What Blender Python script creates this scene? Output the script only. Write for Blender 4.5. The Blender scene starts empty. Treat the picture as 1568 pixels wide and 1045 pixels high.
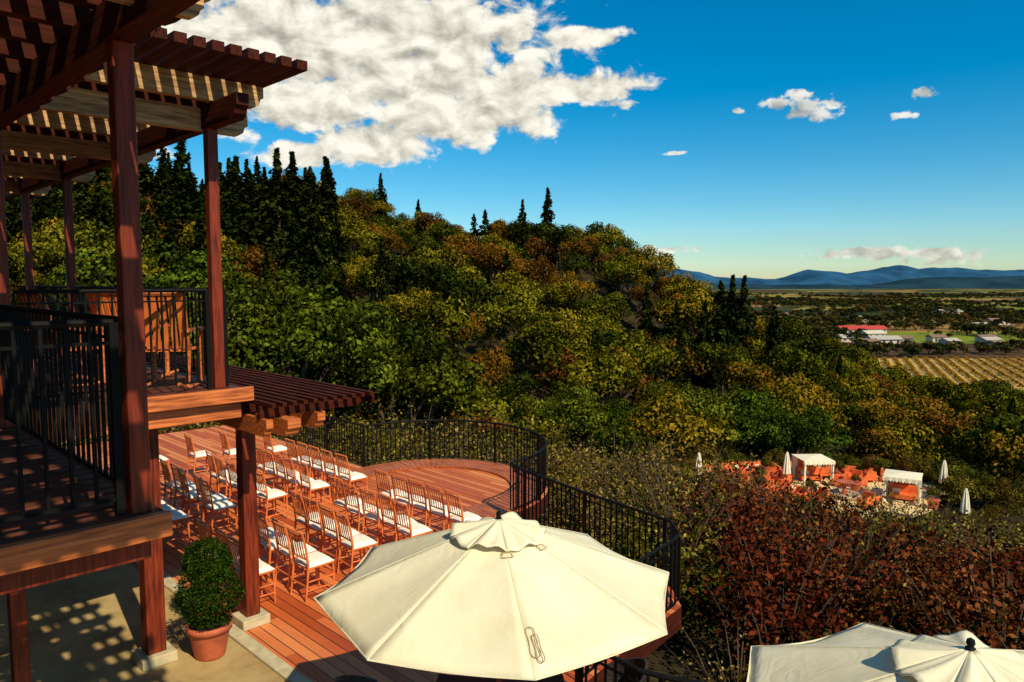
import bpy, math, random
import numpy as np
from mathutils import Vector
random.seed(7); rng=np.random.default_rng(7)
S2=math.sqrt(.5)
scene=bpy.context.scene
col=scene.collection
def W(p,q): return (S2*(p-q),S2*(p+q))
# ------------------------------------------------------------ materials
def nmat(name):
    m=bpy.data.materials.new(name); m.use_nodes=True
    nt=m.node_tree; b=nt.nodes['Principled BSDF']
    return m,nt,b
def N(nt,t,**kw):
    n=nt.nodes.new(t)
    for k,v in kw.items(): setattr(n,k,v)
    return n
def ramp(nt,stops,fac=None,interp='LINEAR'):
    r=N(nt,'ShaderNodeValToRGB'); cr=r.color_ramp; cr.interpolation=interp
    while len(cr.elements)<len(stops): cr.elements.new(.5)
    for e,(p,c) in zip(cr.elements,stops):
        e.position=p; e.color=(c[0],c[1],c[2],1)
    if fac is not None: nt.links.new(fac,r.inputs[0])
    return r
def math_n(nt,op,a,b=None,c=None,clamp=False):
    n=N(nt,'ShaderNodeMath',operation=op); n.use_clamp=clamp
    for i,v in enumerate((a,b,c)):
        if v is None: continue
        if isinstance(v,(int,float)): n.inputs[i].default_value=v
        else: nt.links.new(v,n.inputs[i])
    return n.outputs[0]
def wood(name,c1,c2,axis=0,rough=.5,scale=1.0,spec=.4):
    m,nt,b=nmat(name)
    tc=N(nt,'ShaderNodeTexCoord'); mp=N(nt,'ShaderNodeMapping')
    s=[22*scale]*3; s[axis]=1.6*scale; mp.inputs['Scale'].default_value=s
    nt.links.new(tc.outputs['Object'],mp.inputs[0])
    n=N(nt,'ShaderNodeTexNoise'); n.inputs['Scale'].default_value=1.6; n.inputs['Detail'].default_value=8; n.inputs['Distortion'].default_value=.6
    nt.links.new(mp.outputs[0],n.inputs['Vector'])
    n2=N(nt,'ShaderNodeTexNoise'); n2.inputs['Scale'].default_value=2.2; n2.inputs['Detail'].default_value=5
    nt.links.new(tc.outputs['Object'],n2.inputs['Vector'])
    f=math_n(nt,'MULTIPLY_ADD',n.outputs[0],.75,math_n(nt,'MULTIPLY',n2.outputs[0],.3))
    r=ramp(nt,[(.36,c2),(.66,c1)],f)
    nt.links.new(r.outputs[0],b.inputs['Base Color'])
    b.inputs['Roughness'].default_value=rough; b.inputs['Specular IOR Level'].default_value=spec
    bp=N(nt,'ShaderNodeBump'); bp.inputs['Strength'].default_value=.5; bp.inputs['Distance'].default_value=.01
    nt.links.new(n.outputs[0],bp.inputs['Height']); nt.links.new(bp.outputs[0],b.inputs['Normal'])
    return m
RW1,RW2=(.08,.013,.005),(.022,.005,.002)  # pergola redwood, base darkened to paint in the shade on the left structure
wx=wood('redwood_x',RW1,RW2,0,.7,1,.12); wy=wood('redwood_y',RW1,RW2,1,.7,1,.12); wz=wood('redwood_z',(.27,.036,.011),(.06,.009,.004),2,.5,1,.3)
wo=wood('orange_redwood_x',(.72,.20,.050),(.22,.045,.012),0,.5)
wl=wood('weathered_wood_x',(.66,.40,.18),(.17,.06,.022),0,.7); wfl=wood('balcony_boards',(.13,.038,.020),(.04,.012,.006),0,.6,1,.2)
def simple(name,c,rough=.5,metal=0,var=.25,scale=4,bump=0,spec=.5):
    m,nt,b=nmat(name)
    tc=N(nt,'ShaderNodeTexCoord'); n=N(nt,'ShaderNodeTexNoise'); n.inputs['Scale'].default_value=scale; n.inputs['Detail'].default_value=7
    nt.links.new(tc.outputs['Object'],n.inputs['Vector'])
    r=ramp(nt,[(.3,[x*(1-var) for x in c]),(.7,[min(1,x*(1+var)) for x in c])],n.outputs[0])
    nt.links.new(r.outputs[0],b.inputs['Base Color']); b.inputs['Roughness'].default_value=rough; b.inputs['Metallic'].default_value=metal
    b.inputs['Specular IOR Level'].default_value=spec
    if bump:
        bp=N(nt,'ShaderNodeBump'); bp.inputs['Strength'].default_value=bump; bp.inputs['Distance'].default_value=.02
        nt.links.new(n.outputs[0],bp.inputs['Height']); nt.links.new(bp.outputs[0],b.inputs['Normal'])
    return m
iron=simple('black_iron',(.004,.004,.004),.65,0,spec=.15)
chairw=simple('chair_wood',(.68,.17,.04),.4,0,.2,9,0,.3)
cushion=simple('white_cushion',(.88,.82,.68),.8,0,.05,12,0,.2)
terra=simple('terracotta',(.45,.10,.04),.7,0,.3,6,.2)
soilm=simple('soil',(.03,.02,.012),.95)
stucco=simple('stucco',(.42,.30,.18),.9,0,.15,6,.3)
glass=simple('window_glass',(.02,.025,.03),.08)
plinthm=simple('plinth_concrete',(.50,.42,.26),.85,0,.2,8,.3)
redfab=simple('coral_fabric',(.72,.15,.04),.8,0,.25,3,0,.2)
creamfab=simple('cream_fabric',(.80,.72,.53),.8,0,.1,3,0,.2)
bark=simple('bark',(.07,.042,.022),.95,0,.4,14,.5)
wicker=simple('dark_wicker',(.02,.014,.01),.6,0,.4,40,.5)
tanpav=simple('terrace_paving',(.74,.55,.27),.85,0,.3,.8,.1)
def deckmat():
    m,nt,b=nmat('deck_boards')
    tc=N(nt,'ShaderNodeTexCoord'); sep=N(nt,'ShaderNodeSeparateXYZ'); nt.links.new(tc.outputs['Object'],sep.inputs[0])
    xs=math_n(nt,'DIVIDE',sep.outputs[0],.142); fl=math_n(nt,'FLOOR',xs); fr=math_n(nt,'FRACT',xs)
    seg=math_n(nt,'FLOOR',math_n(nt,'ADD',math_n(nt,'DIVIDE',sep.outputs[1],3.7),math_n(nt,'MULTIPLY',fl,.37)))
    cb=N(nt,'ShaderNodeCombineXYZ'); nt.links.new(fl,cb.inputs[0]); nt.links.new(seg,cb.inputs[1])
    wn=N(nt,'ShaderNodeTexWhiteNoise'); nt.links.new(cb.outputs[0],wn.inputs['Vector'])
    mp=N(nt,'ShaderNodeMapping'); mp.inputs['Scale'].default_value=(30,1.6,1); nt.links.new(tc.outputs['Object'],mp.inputs[0])
    n=N(nt,'ShaderNodeTexNoise'); n.inputs['Scale'].default_value=1.5; n.inputs['Detail'].default_value=7; nt.links.new(mp.outputs[0],n.inputs['Vector'])
    n2=N(nt,'ShaderNodeTexNoise'); n2.inputs['Scale'].default_value=.5; n2.inputs['Detail'].default_value=4; nt.links.new(tc.outputs['Object'],n2.inputs['Vector'])
    f=math_n(nt,'ADD',math_n(nt,'MULTIPLY',wn.outputs[0],.5),math_n(nt,'ADD',math_n(nt,'MULTIPLY',n.outputs[0],.3),math_n(nt,'MULTIPLY',n2.outputs[0],.3)))
    r=ramp(nt,[(.2,(.30,.045,.010)),(.5,(.54,.115,.026)),(.9,(.76,.27,.09))],f)
    gap=math_n(nt,'LESS_THAN',math_n(nt,'ABSOLUTE',math_n(nt,'SUBTRACT',fr,.5)),.46)
    mx=N(nt,'ShaderNodeMix',data_type='RGBA'); nt.links.new(gap,mx.inputs[0]); mx.inputs[6].default_value=(.02,.006,.004,1)
    nt.links.new(r.outputs[0],mx.inputs[7]); nt.links.new(mx.outputs[2],b.inputs['Base Color'])
    b.inputs['Roughness'].default_value=.5; b.inputs['Specular IOR Level'].default_value=.25
    bp=N(nt,'ShaderNodeBump'); bp.inputs['Strength'].default_value=.6; bp.inputs['Distance'].default_value=.01
    nt.links.new(gap,bp.inputs['Height']); nt.links.new(bp.outputs[0],b.inputs['Normal'])
    return m
deckm=deckmat()
def patiomat():
    m,nt,b=nmat('patio_stone')
    tc=N(nt,'ShaderNodeTexCoord')
    n=N(nt,'ShaderNodeTexNoise'); n.inputs['Scale'].default_value=1.3; n.inputs['Detail'].default_value=10; n.inputs['Roughness'].default_value=.7
    nt.links.new(tc.outputs['Object'],n.inputs['Vector'])
    r=ramp(nt,[(.3,(.22,.13,.05)),(.5,(.40,.28,.12)),(.72,(.52,.38,.18))],n.outputs[0])
    nt.links.new(r.outputs[0],b.inputs['Base Color'])
    b.inputs['Roughness'].default_value=.85; b.inputs['Specular IOR Level'].default_value=.15
    bp=N(nt,'ShaderNodeBump'); bp.inputs['Strength'].default_value=.5; nt.links.new(n.outputs[0],bp.inputs['Height']); nt.links.new(bp.outputs[0],b.inputs['Normal'])
    return m
patiom=patiomat()
def canvas():
    m,nt,b=nmat('umbrella_canvas')
    tc=N(nt,'ShaderNodeTexCoord')
    n=N(nt,'ShaderNodeTexNoise'); n.inputs['Scale'].default_value=2.5; n.inputs['Detail'].default_value=6; nt.links.new(tc.outputs['Object'],n.inputs['Vector'])
    r=ramp(nt,[(.3,(.82,.74,.50)),(.7,(.90,.83,.61))],n.outputs[0])
    nt.links.new(r.outputs[0],b.inputs['Base Color']); b.inputs['Roughness'].default_value=.85; b.inputs['Specular IOR Level'].default_value=.2
    bp=N(nt,'ShaderNodeBump'); bp.inputs['Strength'].default_value=.4; bp.inputs['Distance'].default_value=.02
    n3=N(nt,'ShaderNodeTexNoise'); n3.inputs['Scale'].default_value=4; n3.inputs['Detail'].default_value=4; n3.inputs['Distortion'].default_value=1.8; nt.links.new(tc.outputs['Object'],n3.inputs['Vector'])
    nt.links.new(n3.outputs[0],bp.inputs['Height']); nt.links.new(bp.outputs[0],b.inputs['Normal'])
    tr=N(nt,'ShaderNodeBsdfTranslucent'); nt.links.new(r.outputs[0],tr.inputs[0])
    ms=N(nt,'ShaderNodeMixShader'); ms.inputs[0].default_value=.12
    nt.links.new(b.outputs[0],ms.inputs[1]); nt.links.new(tr.outputs[0],ms.inputs[2])
    nt.links.new(ms.outputs[0],nt.nodes['Material Output'].inputs[0])
    return m
canvasm=canvas()
def foliage(name,stops,patch=.02,patchw=.7,randw=.6,off=-.15,trans=0):
    m,nt,b=nmat(name); nt.nodes.remove(b); b=N(nt,'ShaderNodeBsdfDiffuse')
    oi=N(nt,'ShaderNodeObjectInfo'); ge=N(nt,'ShaderNodeNewGeometry')
    n=N(nt,'ShaderNodeTexNoise'); n.inputs['Scale'].default_value=patch; n.inputs['Detail'].default_value=2; nt.links.new(ge.outputs['Position'],n.inputs['Vector'])
    at=N(nt,'ShaderNodeAttribute'); at.attribute_name='tone'
    f=math_n(nt,'ADD',math_n(nt,'MULTIPLY_ADD',n.outputs[0],patchw,off),math_n(nt,'MULTIPLY',oi.outputs['Random'],randw))
    f=math_n(nt,'ADD',f,math_n(nt,'MULTIPLY_ADD',at.outputs['Fac'],.2,-.1),clamp=True)
    r=ramp(nt,stops,f)
    mul=math_n(nt,'MULTIPLY_ADD',math_n(nt,'POWER',at.outputs['Fac'],1.6),2.2,.16)
    hs=N(nt,'ShaderNodeHueSaturation'); nt.links.new(mul,hs.inputs['Value']); nt.links.new(r.outputs[0],hs.inputs['Color'])
    nt.links.new(hs.outputs[0],b.inputs['Color'])
    nt.links.new(b.outputs[0],nt.nodes['Material Output'].inputs[0])
    if trans:
        tr=N(nt,'ShaderNodeBsdfTranslucent'); nt.links.new(hs.outputs[0],tr.inputs[0])
        ms=N(nt,'ShaderNodeMixShader'); ms.inputs[0].default_value=trans
        nt.links.new(b.outputs[0],ms.inputs[1]); nt.links.new(tr.outputs[0],ms.inputs[2])
        nt.links.new(ms.outputs[0],nt.nodes['Material Output'].inputs[0])
    return m
f_hill=foliage('hill_foliage',[(0,(.009,.014,.003)),(.25,(.022,.030,.003)),(.45,(.050,.055,.004)),(.62,(.10,.086,.005)),(.76,(.135,.090,.006)),(.88,(.12,.045,.006)),(1,(.045,.026,.006))],randw=.85,off=-.25)
f_green=foliage('oak_foliage',[(0,(.020,.036,.004)),(.5,(.046,.068,.005)),(1,(.09,.09,.008))])
f_con=foliage('conifer_foliage',[(0,(.007,.012,.003)),(1,(.020,.026,.004))])
f_shrub=foliage('shrub_foliage',[(0,(.025,.034,.004)),(.35,(.055,.058,.006)),(.6,(.09,.07,.010)),(.8,(.08,.042,.010)),(1,(.045,.018,.006))],patch=.12)
f_red=foliage('red_shrub_foliage',[(0,(.035,.010,.004)),(.5,(.085,.015,.006)),(1,(.09,.045,.010))],patch=.2)
f_twig=foliage('twiggy_shrub_foliage',[(0,(.045,.042,.006)),(.4,(.13,.10,.013)),(.7,(.20,.14,.035)),(1,(.13,.05,.012))],patch=.3,trans=.12)
f_box=foliage('boxwood_foliage',[(0,(.012,.030,.003)),(1,(.032,.062,.005))])
f_vine=foliage('vine_foliage',[(0,(.18,.11,.010)),(.5,(.30,.17,.015)),(1,(.34,.11,.015))],patch=.01)
# ------------------------------------------------------------ mesh builder
class MB:
    def __init__(s): s.v=[]; s.f=[]; s.m=[]; s.mats=[]
    def mi(s,mat):
        if mat not in s.mats: s.mats.append(mat)
        return s.mats.index(mat)
    def add(s,vs,fs,mat):
        o=len(s.v); s.v+= [tuple(v) for v in vs]; i=s.mi(mat)
        for f in fs: s.f.append(tuple(o+k for k in f)); s.m.append(i)
    def box(s,x0,x1,y0,y1,z0,z1,mat):
        s.add([(x0,y0,z0),(x1,y0,z0),(x1,y1,z0),(x0,y1,z0),(x0,y0,z1),(x1,y0,z1),(x1,y1,z1),(x0,y1,z1)],
              [(0,3,2,1),(4,5,6,7),(0,1,5,4),(1,2,6,5),(2,3,7,6),(3,0,4,7)],mat)
    def tube(s,pts,rs,mat,n=6,cap=True):
        vs=[];fs=[]
        for i,p in enumerate(pts):
            p=Vector(p)
            a=Vector(pts[max(0,i-1)]); b=Vector(pts[min(len(pts)-1,i+1)])
            d=(b-a).normalized()
            u=Vector((1,0,0)) if abs(d.z)>=.95 else Vector((0,0,1))
            u=(u-d*u.dot(d)).normalized(); w=d.cross(u)
            r=rs[i] if isinstance(rs,(list,tuple)) else rs
            for k in range(n):
                t=2*math.pi*(k+.5)/n; vs.append(p+u*r*math.cos(t)+w*r*math.sin(t))
        for i in range(len(pts)-1):
            for k in range(n):
                k2=(k+1)%n; fs.append((i*n+k,i*n+k2,(i+1)*n+k2,(i+1)*n+k))
        if cap: fs.append(tuple(range(n))[::-1]); fs.append(tuple((len(pts)-1)*n+k for k in range(n)))
        s.add(vs,fs,mat)
    def lathe(s,prof,mat,n=24,c=(0,0)):
        vs=[];fs=[]
        for r,z in prof:
            for k in range(n):
                t=2*math.pi*k/n; vs.append((c[0]+r*math.cos(t),c[1]+r*math.sin(t),z))
        for i in range(len(prof)-1):
            for k in range(n):
                k2=(k+1)%n; fs.append((i*n+k,i*n+k2,(i+1)*n+k2,(i+1)*n+k))
        s.add(vs,fs,mat)
    def beam_a(s,p0,p1,q,w,z0,h,mat,ch=.12):
        pr=[(p0,z0),(p1-ch,z0),(p1-ch*.45,z0+h*.18),(p1-ch*.3,z0+h*.42),(p1,z0+h*.5),(p1,z0+h),(p0,z0+h)]
        n=len(pr); vs=[(x,q-w/2,z) for x,z in pr]+[(x,q+w/2,z) for x,z in pr]
        fs=[tuple(range(n)),tuple(range(n,2*n))[::-1]]+[(i,i+n,(i+1)%n+n,(i+1)%n) for i in range(n)]
        s.add(vs,fs,mat)
    def beam_b(s,q0,q1,p,w,z0,h,mat,ch=.12):
        pr=[(q1,z0),(q0+ch,z0),(q0+ch*.45,z0+h*.18),(q0+ch*.3,z0+h*.42),(q0,z0+h*.5),(q0,z0+h),(q1,z0+h)]
        n=len(pr); vs=[(p-w/2,y,z) for y,z in pr]+[(p+w/2,y,z) for y,z in pr]
        fs=[tuple(range(n)),tuple(range(n,2*n))[::-1]]+[(i,i+n,(i+1)%n+n,(i+1)%n) for i in range(n)]
        s.add(vs,fs,mat)
    def mesh(s,name,smooth=False):
        me=bpy.data.meshes.new(name); me.from_pydata(s.v,[],s.f); 
        for m in s.mats: me.materials.append(m)
        me.polygons.foreach_set('material_index',s.m)
        if smooth: me.polygons.foreach_set('use_smooth',[True]*len(s.f))
        me.update()
        return me
    def obj(s,name,rot=True,smooth=False,bevel=0,parent=None,loc=(0,0,0),rz=None):
        me=s.mesh(name,smooth); o=bpy.data.objects.new(name,me); col.objects.link(o)
        o.location=loc
        o.rotation_euler=(0,0,(math.radians(45) if rot else 0) if rz is None else rz)
        if bevel:
            b=o.modifiers.new('bev','BEVEL'); b.width=bevel; b.segments=2; b.limit_method='ANGLE'
        if parent: 
            o.parent=parent; o.rotation_euler=(0,0,0) if rz is None else (0,0,rz)
        return o
def empty(name,loc=(0,0,0),rz=0):
    e=bpy.data.objects.new(name,None); e.location=loc; e.rotation_euler=(0,0,rz); col.objects.link(e); return e
def inst(name,me,loc,rz=0,s=1.0):
    o=bpy.data.objects.new(name,me); o.location=loc; o.rotation_euler=(0,0,rz); o.scale=(s,s,s) if not isinstance(s,tuple) else s
    col.objects.link(o); return o
R45=math.radians(45)
# ------------------------------------------------------------ terrain
GX=np.array([-400,-200,-100,-50,-20,0,20,35,50,100,200,400],float)
GY=np.array([-60,0,20,45,75,120,200,260,350,500],float)
GZ=np.array([
 [10,8,6,4,-.7,-.7,-4,-8,-12,-25,-40,-46],
 [10,8,6,4,-.7,-.7,-4,-8,-12,-25,-40,-46],
 [12,10,8,3,-.9,-2.2,-6.5,-10,-14,-27,-42,-46],
 [18,14,10,2,-5,-9,-12.5,-15,-18,-29,-43,-46],
 [24,20,12,0,-10,-15,-17,-19,-22,-32,-44,-46],
 [34,30,20,6,-4,-8,-14,-18,-22,-34,-45,-46],
 [50,45,24,18,14,11.5,8,0,-9,-30,-46,-46],
 [50,45,24,15,10,3,-5,-15,-25,-38,-46,-46],
 [40,30,14,4,-8,-22,-35,-46,-46,-46,-46,-46],
 [20,10,-10,-30,-46,-46,-46,-46,-46,-46,-46,-46]],float)
def H(x,y):
    x=np.asarray(x,float); y=np.asarray(y,float)
    xi=np.clip(np.searchsorted(GX,x)-1,0,len(GX)-2); yi=np.clip(np.searchsorted(GY,y)-1,0,len(GY)-2)
    tx=np.clip((x-GX[xi])/(GX[xi+1]-GX[xi]),0,1); ty=np.clip((y-GY[yi])/(GY[yi+1]-GY[yi]),0,1)
    ty=ty*.6+.4*ty*ty*(3-2*ty)
    z=(GZ[yi,xi]*(1-tx)+GZ[yi,xi+1]*tx)*(1-ty)+(GZ[yi+1,xi]*(1-tx)+GZ[yi+1,xi+1]*tx)*ty
    hillw=np.clip((y-60)/60,0,1)*np.clip((z+44)/10,0,1)
    z=z+hillw*(2.5*np.sin(x*.09+y*.03)+1.8*np.sin(x*.05-y*.11+1)+1.2*np.sin(x*.21+y*.17))
    d=np.sqrt(((x-24)/14)**2+((y-54)/13)**2); k=np.clip((1.25-d)/.3,0,1)
    z=z*(1-k)+(-12.7)*k
    return z
def axis(lim_in,step_in,lim_mid,step_mid,far):
    a=list(np.arange(0,lim_in,step_in))+list(np.arange(lim_in,lim_mid,step_mid)); v=lim_mid; st=step_mid
    while v<far: a.append(v); st*=1.35; v+=st
    a.append(far); return a
ax=axis(60,2,320,6,14000); xs=np.array([-v for v in ax[:0:-1]]+ax)
ay=axis(80,2,320,6,14000); ys=np.array([-v for v in [4000,1500,500,200,100,60,40,20,10][:]]+ay)
X,Y=np.meshgrid(xs,ys); Z=H(X,Y)
nv=len(xs)
V=np.stack([X.ravel(),Y.ravel(),Z.ravel()],1)
F=[(j*nv+i,j*nv+i+1,(j+1)*nv+i+1,(j+1)*nv+i) for j in range(len(ys)-1) for i in range(nv-1)]
me=bpy.data.meshes.new('ground'); me.from_pydata(V.tolist(),[],F); me.polygons.foreach_set('use_smooth',[True]*len(F))
g=bpy.data.objects.new('ground',me); col.objects.link(g)
m,nt,b=nmat('ground_mat')
ge=N(nt,'ShaderNodeNewGeometry'); sep=N(nt,'ShaderNodeSeparateXYZ'); nt.links.new(ge.outputs['Position'],sep.inputs[0])
n=N(nt,'ShaderNodeTexNoise'); n.inputs['Scale'].default_value=.6; n.inputs['Detail'].default_value=9; nt.links.new(ge.outputs['Position'],n.inputs['Vector'])
near=ramp(nt,[(.3,(.015,.011,.006)),(.6,(.045,.033,.015)),(.8,(.07,.055,.022))],n.outputs[0])
mp=N(nt,'ShaderNodeMapping'); mp.inputs['Rotation'].default_value=(0,0,.35); mp.inputs['Scale'].default_value=(.0042,.0062,0); nt.links.new(ge.outputs['Position'],mp.inputs[0])
vo=N(nt,'ShaderNodeTexVoronoi',distance='CHEBYCHEV'); vo.inputs['Scale'].default_value=1; vo.inputs['Randomness'].default_value=.8; nt.links.new(mp.outputs[0],vo.inputs['Vector'])
sc=N(nt,'ShaderNodeSeparateColor'); nt.links.new(vo.outputs['Color'],sc.inputs[0])
fld=ramp(nt,[(0,(.035,.045,.010)),(.16,(.09,.05,.02)),(.32,(.20,.24,.02)),(.42,(.06,.03,.015)),(.54,(.14,.12,.02)),(.64,(.32,.18,.05)),(.78,(.05,.05,.012)),(.88,(.30,.27,.04))],sc.outputs[0],'CONSTANT')
n4=N(nt,'ShaderNodeTexNoise'); n4.inputs['Scale'].default_value=.02; n4.inputs['Detail'].default_value=8; nt.links.new(ge.outputs['Position'],n4.inputs['Vector'])
mp5=N(nt,'ShaderNodeMapping'); mp5.inputs['Rotation'].default_value=(0,0,-.4); nt.links.new(ge.outputs['Position'],mp5.inputs[0])
wv=N(nt,'ShaderNodeTexWave'); wv.inputs['Scale'].default_value=.035; wv.inputs['Distortion'].default_value=.3; nt.links.new(mp5.outputs[0],wv.inputs['Vector'])
mv=N(nt,'ShaderNodeMix',data_type='RGBA',blend_type='MULTIPLY'); mv.inputs[0].default_value=.8
rr=ramp(nt,[(.3,(.4,.4,.4)),(.6,(1.0,1.0,1.0))],math_n(nt,'MULTIPLY_ADD',wv.outputs['Fac'],.18,math_n(nt,'MULTIPLY',n4.outputs[0],.8))); nt.links.new(fld.outputs[0],mv.inputs[6]); nt.links.new(rr.outputs[0],mv.inputs[7])
k=math_n(nt,'LESS_THAN',sep.outputs[2],-43.5)
mm=N(nt,'ShaderNodeMix',data_type='RGBA'); nt.links.new(k,mm.inputs[0]); nt.links.new(near.outputs[0],mm.inputs[6]); nt.links.new(mv.outputs[2],mm.inputs[7])
nt.links.new(mm.outputs[2],b.inputs['Base Color']); b.inputs['Roughness'].default_value=.95; b.inputs['Specular IOR Level'].default_value=.1
me.materials.append(m)
# ------------------------------------------------------------ mountains
def mountains(name,dist,prof,colr,depth=1500):  # colr: bluish base colour with the distance haze painted in
    px=np.array([a for a,_ in prof]); pz=np.array([z for _,z in prof])
    xs=np.linspace(px[0],px[-1],320); r=np.interp(xs,px,pz)
    nz=sum(np.sin(xs*f+ph)*a for f,ph,a in [(.004,1,9),(.009,2,6),(.021,.5,4),(.05,3,2),(.11,1,1.2)])*dist/8000
    r=r+nz
    rows=11; V=[];F=[]
    for j in range(rows):
        t=j/(rows-1); s=math.sin(math.pi*t)**1.2
        yy=dist-depth/2+depth*t
        for i,x in enumerate(xs):
            z=-47+(max(r[i],-45)+47)*s*(1+.22*math.sin(x*.006+j*1.7)*(1-s)+.1*math.sin(x*.017+j*2.3)*(1-s))
            V.append((x,yy+120*math.sin(x*.003),z))
    for j in range(rows-1):
        for i in range(len(xs)-1): a=j*len(xs)+i; F.append((a,a+1,a+1+len(xs),a+len(xs)))
    me=bpy.data.meshes.new(name); me.from_pydata(V,[],F); me.polygons.foreach_set('use_smooth',[True]*len(F))
    m,nt,b=nmat(name+'_mat'); ge=N(nt,'ShaderNodeNewGeometry'); n=N(nt,'ShaderNodeTexNoise'); n.inputs['Scale'].default_value=.004; n.inputs['Detail'].default_value=9
    nt.links.new(ge.outputs['Position'],n.inputs['Vector'])
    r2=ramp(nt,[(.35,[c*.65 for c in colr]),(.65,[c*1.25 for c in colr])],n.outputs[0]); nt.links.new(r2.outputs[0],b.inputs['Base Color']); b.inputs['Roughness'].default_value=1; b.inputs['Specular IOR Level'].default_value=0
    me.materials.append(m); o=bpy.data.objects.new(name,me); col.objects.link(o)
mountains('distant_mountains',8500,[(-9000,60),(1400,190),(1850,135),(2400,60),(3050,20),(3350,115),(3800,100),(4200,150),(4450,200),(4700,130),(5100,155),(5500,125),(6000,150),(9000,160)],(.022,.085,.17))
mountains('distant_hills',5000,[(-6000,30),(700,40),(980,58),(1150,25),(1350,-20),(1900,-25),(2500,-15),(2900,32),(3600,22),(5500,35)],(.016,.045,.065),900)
# ------------------------------------------------------------ foliage meshes
def quads(P,Nn,size,rs):
    n=len(P); ref=rs.normal(size=(n,3)); t=np.cross(Nn,ref); t/=np.linalg.norm(t,axis=1)[:,None]+1e-9; b=np.cross(Nn,t); b/=np.linalg.norm(b,axis=1)[:,None]+1e-9
    s=(size*(.6+.8*rs.random(n)))[:,None]*.5; 
    return np.stack([P-t*s,P-b*s*.6,P+t*s,P+b*s*.6],1).reshape(-1,3)
def leafmesh(name,P,Nn,tone,size,mat,seed,mb=None):
    rs=np.random.default_rng(seed); Vq=quads(P,Nn,size,rs); n=len(P)
    tv=mb.v if mb else []; nvb=len(tv)
    allv=Vq.tolist()+[tuple(v) for v in tv]
    faces=[(4*i,4*i+1,4*i+2,4*i+3) for i in range(n)]+([tuple(4*n+k for k in f) for f in mb.f] if mb else [])
    me=bpy.data.meshes.new(name); me.from_pydata(allv,[],faces)
    me.materials.append(mat)
    if mb:
        me.materials.append(bark); me.polygons.foreach_set('material_index',[0]*n+[1]*len(mb.f))
    at=me.attributes.new('tone','FLOAT','POINT'); at.data.foreach_set('value',np.concatenate([np.repeat(tone,4),np.full(nvb,.5)]).astype(np.float32))
    return me
def crown(name,seed,mat,h=1.0,trunk=.25,rx=.5,rz=.38,ncl=34,lpc=90,leaf=.06,clr=(.13,.2),bushy=False,limbs=7):
    rs=np.random.default_rng(seed); cz=h-rz
    mb=MB()
    if not bushy:
        mb.tube([(0,0,-.05),(.01,.0,trunk*.5),(.0,.02,trunk),(.01,.0,cz)],[.035,.028,.024,.008],bark,7)
    P=[];Nn=[];T=[]
    sx=1+.18*rs.normal(); sy=1+.18*rs.normal()
    for c in range(ncl):
        d=rs.normal(size=3); d/=np.linalg.norm(d); 
        if d[2]<-.35: d[2]*=-.6
        rad=(.35+.6*rs.random()**.6)
        cc=np.array([d[0]*rx*sx*rad,d[1]*rx*sy*rad,cz+d[2]*rz*rad])
        if c<limbs and not bushy:
            mb.tube([(0,0,trunk*(.7+.3*rs.random())),tuple((cc*np.array([.5,.5,1])+np.array([0,0,trunk]))*np.array([1,1,.5])),tuple(cc)],[.016,.011,.004],bark,5)
        r=clr[0]+(clr[1]-clr[0])*rs.random(); n=int(lpc*(.6+.8*rs.random()))
        dd=rs.normal(size=(n,3)); dd[:,2]+=.35; dd/=np.linalg.norm(dd,axis=1)[:,None]
        rr=r*(.65+.42*rs.random(n))[:,None]
        pp=cc+dd*rr*np.array([1.1,1.1,.8]); P.append(pp); Nn.append(dd+.35*rs.normal(size=(n,3)))
        T.append(np.clip(.5+.25*rs.normal()+.2*rs.normal(size=n),0,1))
    P=np.concatenate(P);Nn=np.concatenate(Nn);Nn/=np.linalg.norm(Nn,axis=1)[:,None];T=np.concatenate(T)
    return leafmesh(name,P,Nn,T,leaf,mat,seed+1,mb if not bushy else None)
def twiggy(name,seed,mat,stems=46,leaf=.045,lmin=50,lvar=40,thick=1.0):
    rs=np.random.default_rng(seed); mb=MB(); P=[];Nn=[];T=[]
    for i in range(stems):
        a=rs.random()*6.283; l=.35+.6*rs.random(); lean=.15+.55*rs.random(); c,s=math.cos(a),math.sin(a); b0=.25*rs.random()
        pts=[(c*(b0+lean*l*t*t),s*(b0+lean*l*t*t),l*1.1*t) for t in (0,.35,.7,1)]
        mb.tube(pts,[.010*thick,.008*thick,.006*thick,.002],bark,3,False)
        n=int(lmin+lvar*rs.random()); t=.2+.8*rs.random(n)**.8
        pp=np.stack([c*(b0+lean*l*t*t),s*(b0+lean*l*t*t),l*1.1*t],1)+rs.normal(size=(n,3))*.045
        P.append(pp); Nn.append(rs.normal(size=(n,3))+np.array([0,0,.6])); T.append(np.clip(.5+.2*rs.normal()+.28*rs.normal(size=n),0,1))
    P=np.concatenate(P);Nn=np.concatenate(Nn);Nn/=np.linalg.norm(Nn,axis=1)[:,None];T=np.concatenate(T)
    return leafmesh(name,P,Nn,T,leaf,mat,seed+1,mb)
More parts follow.
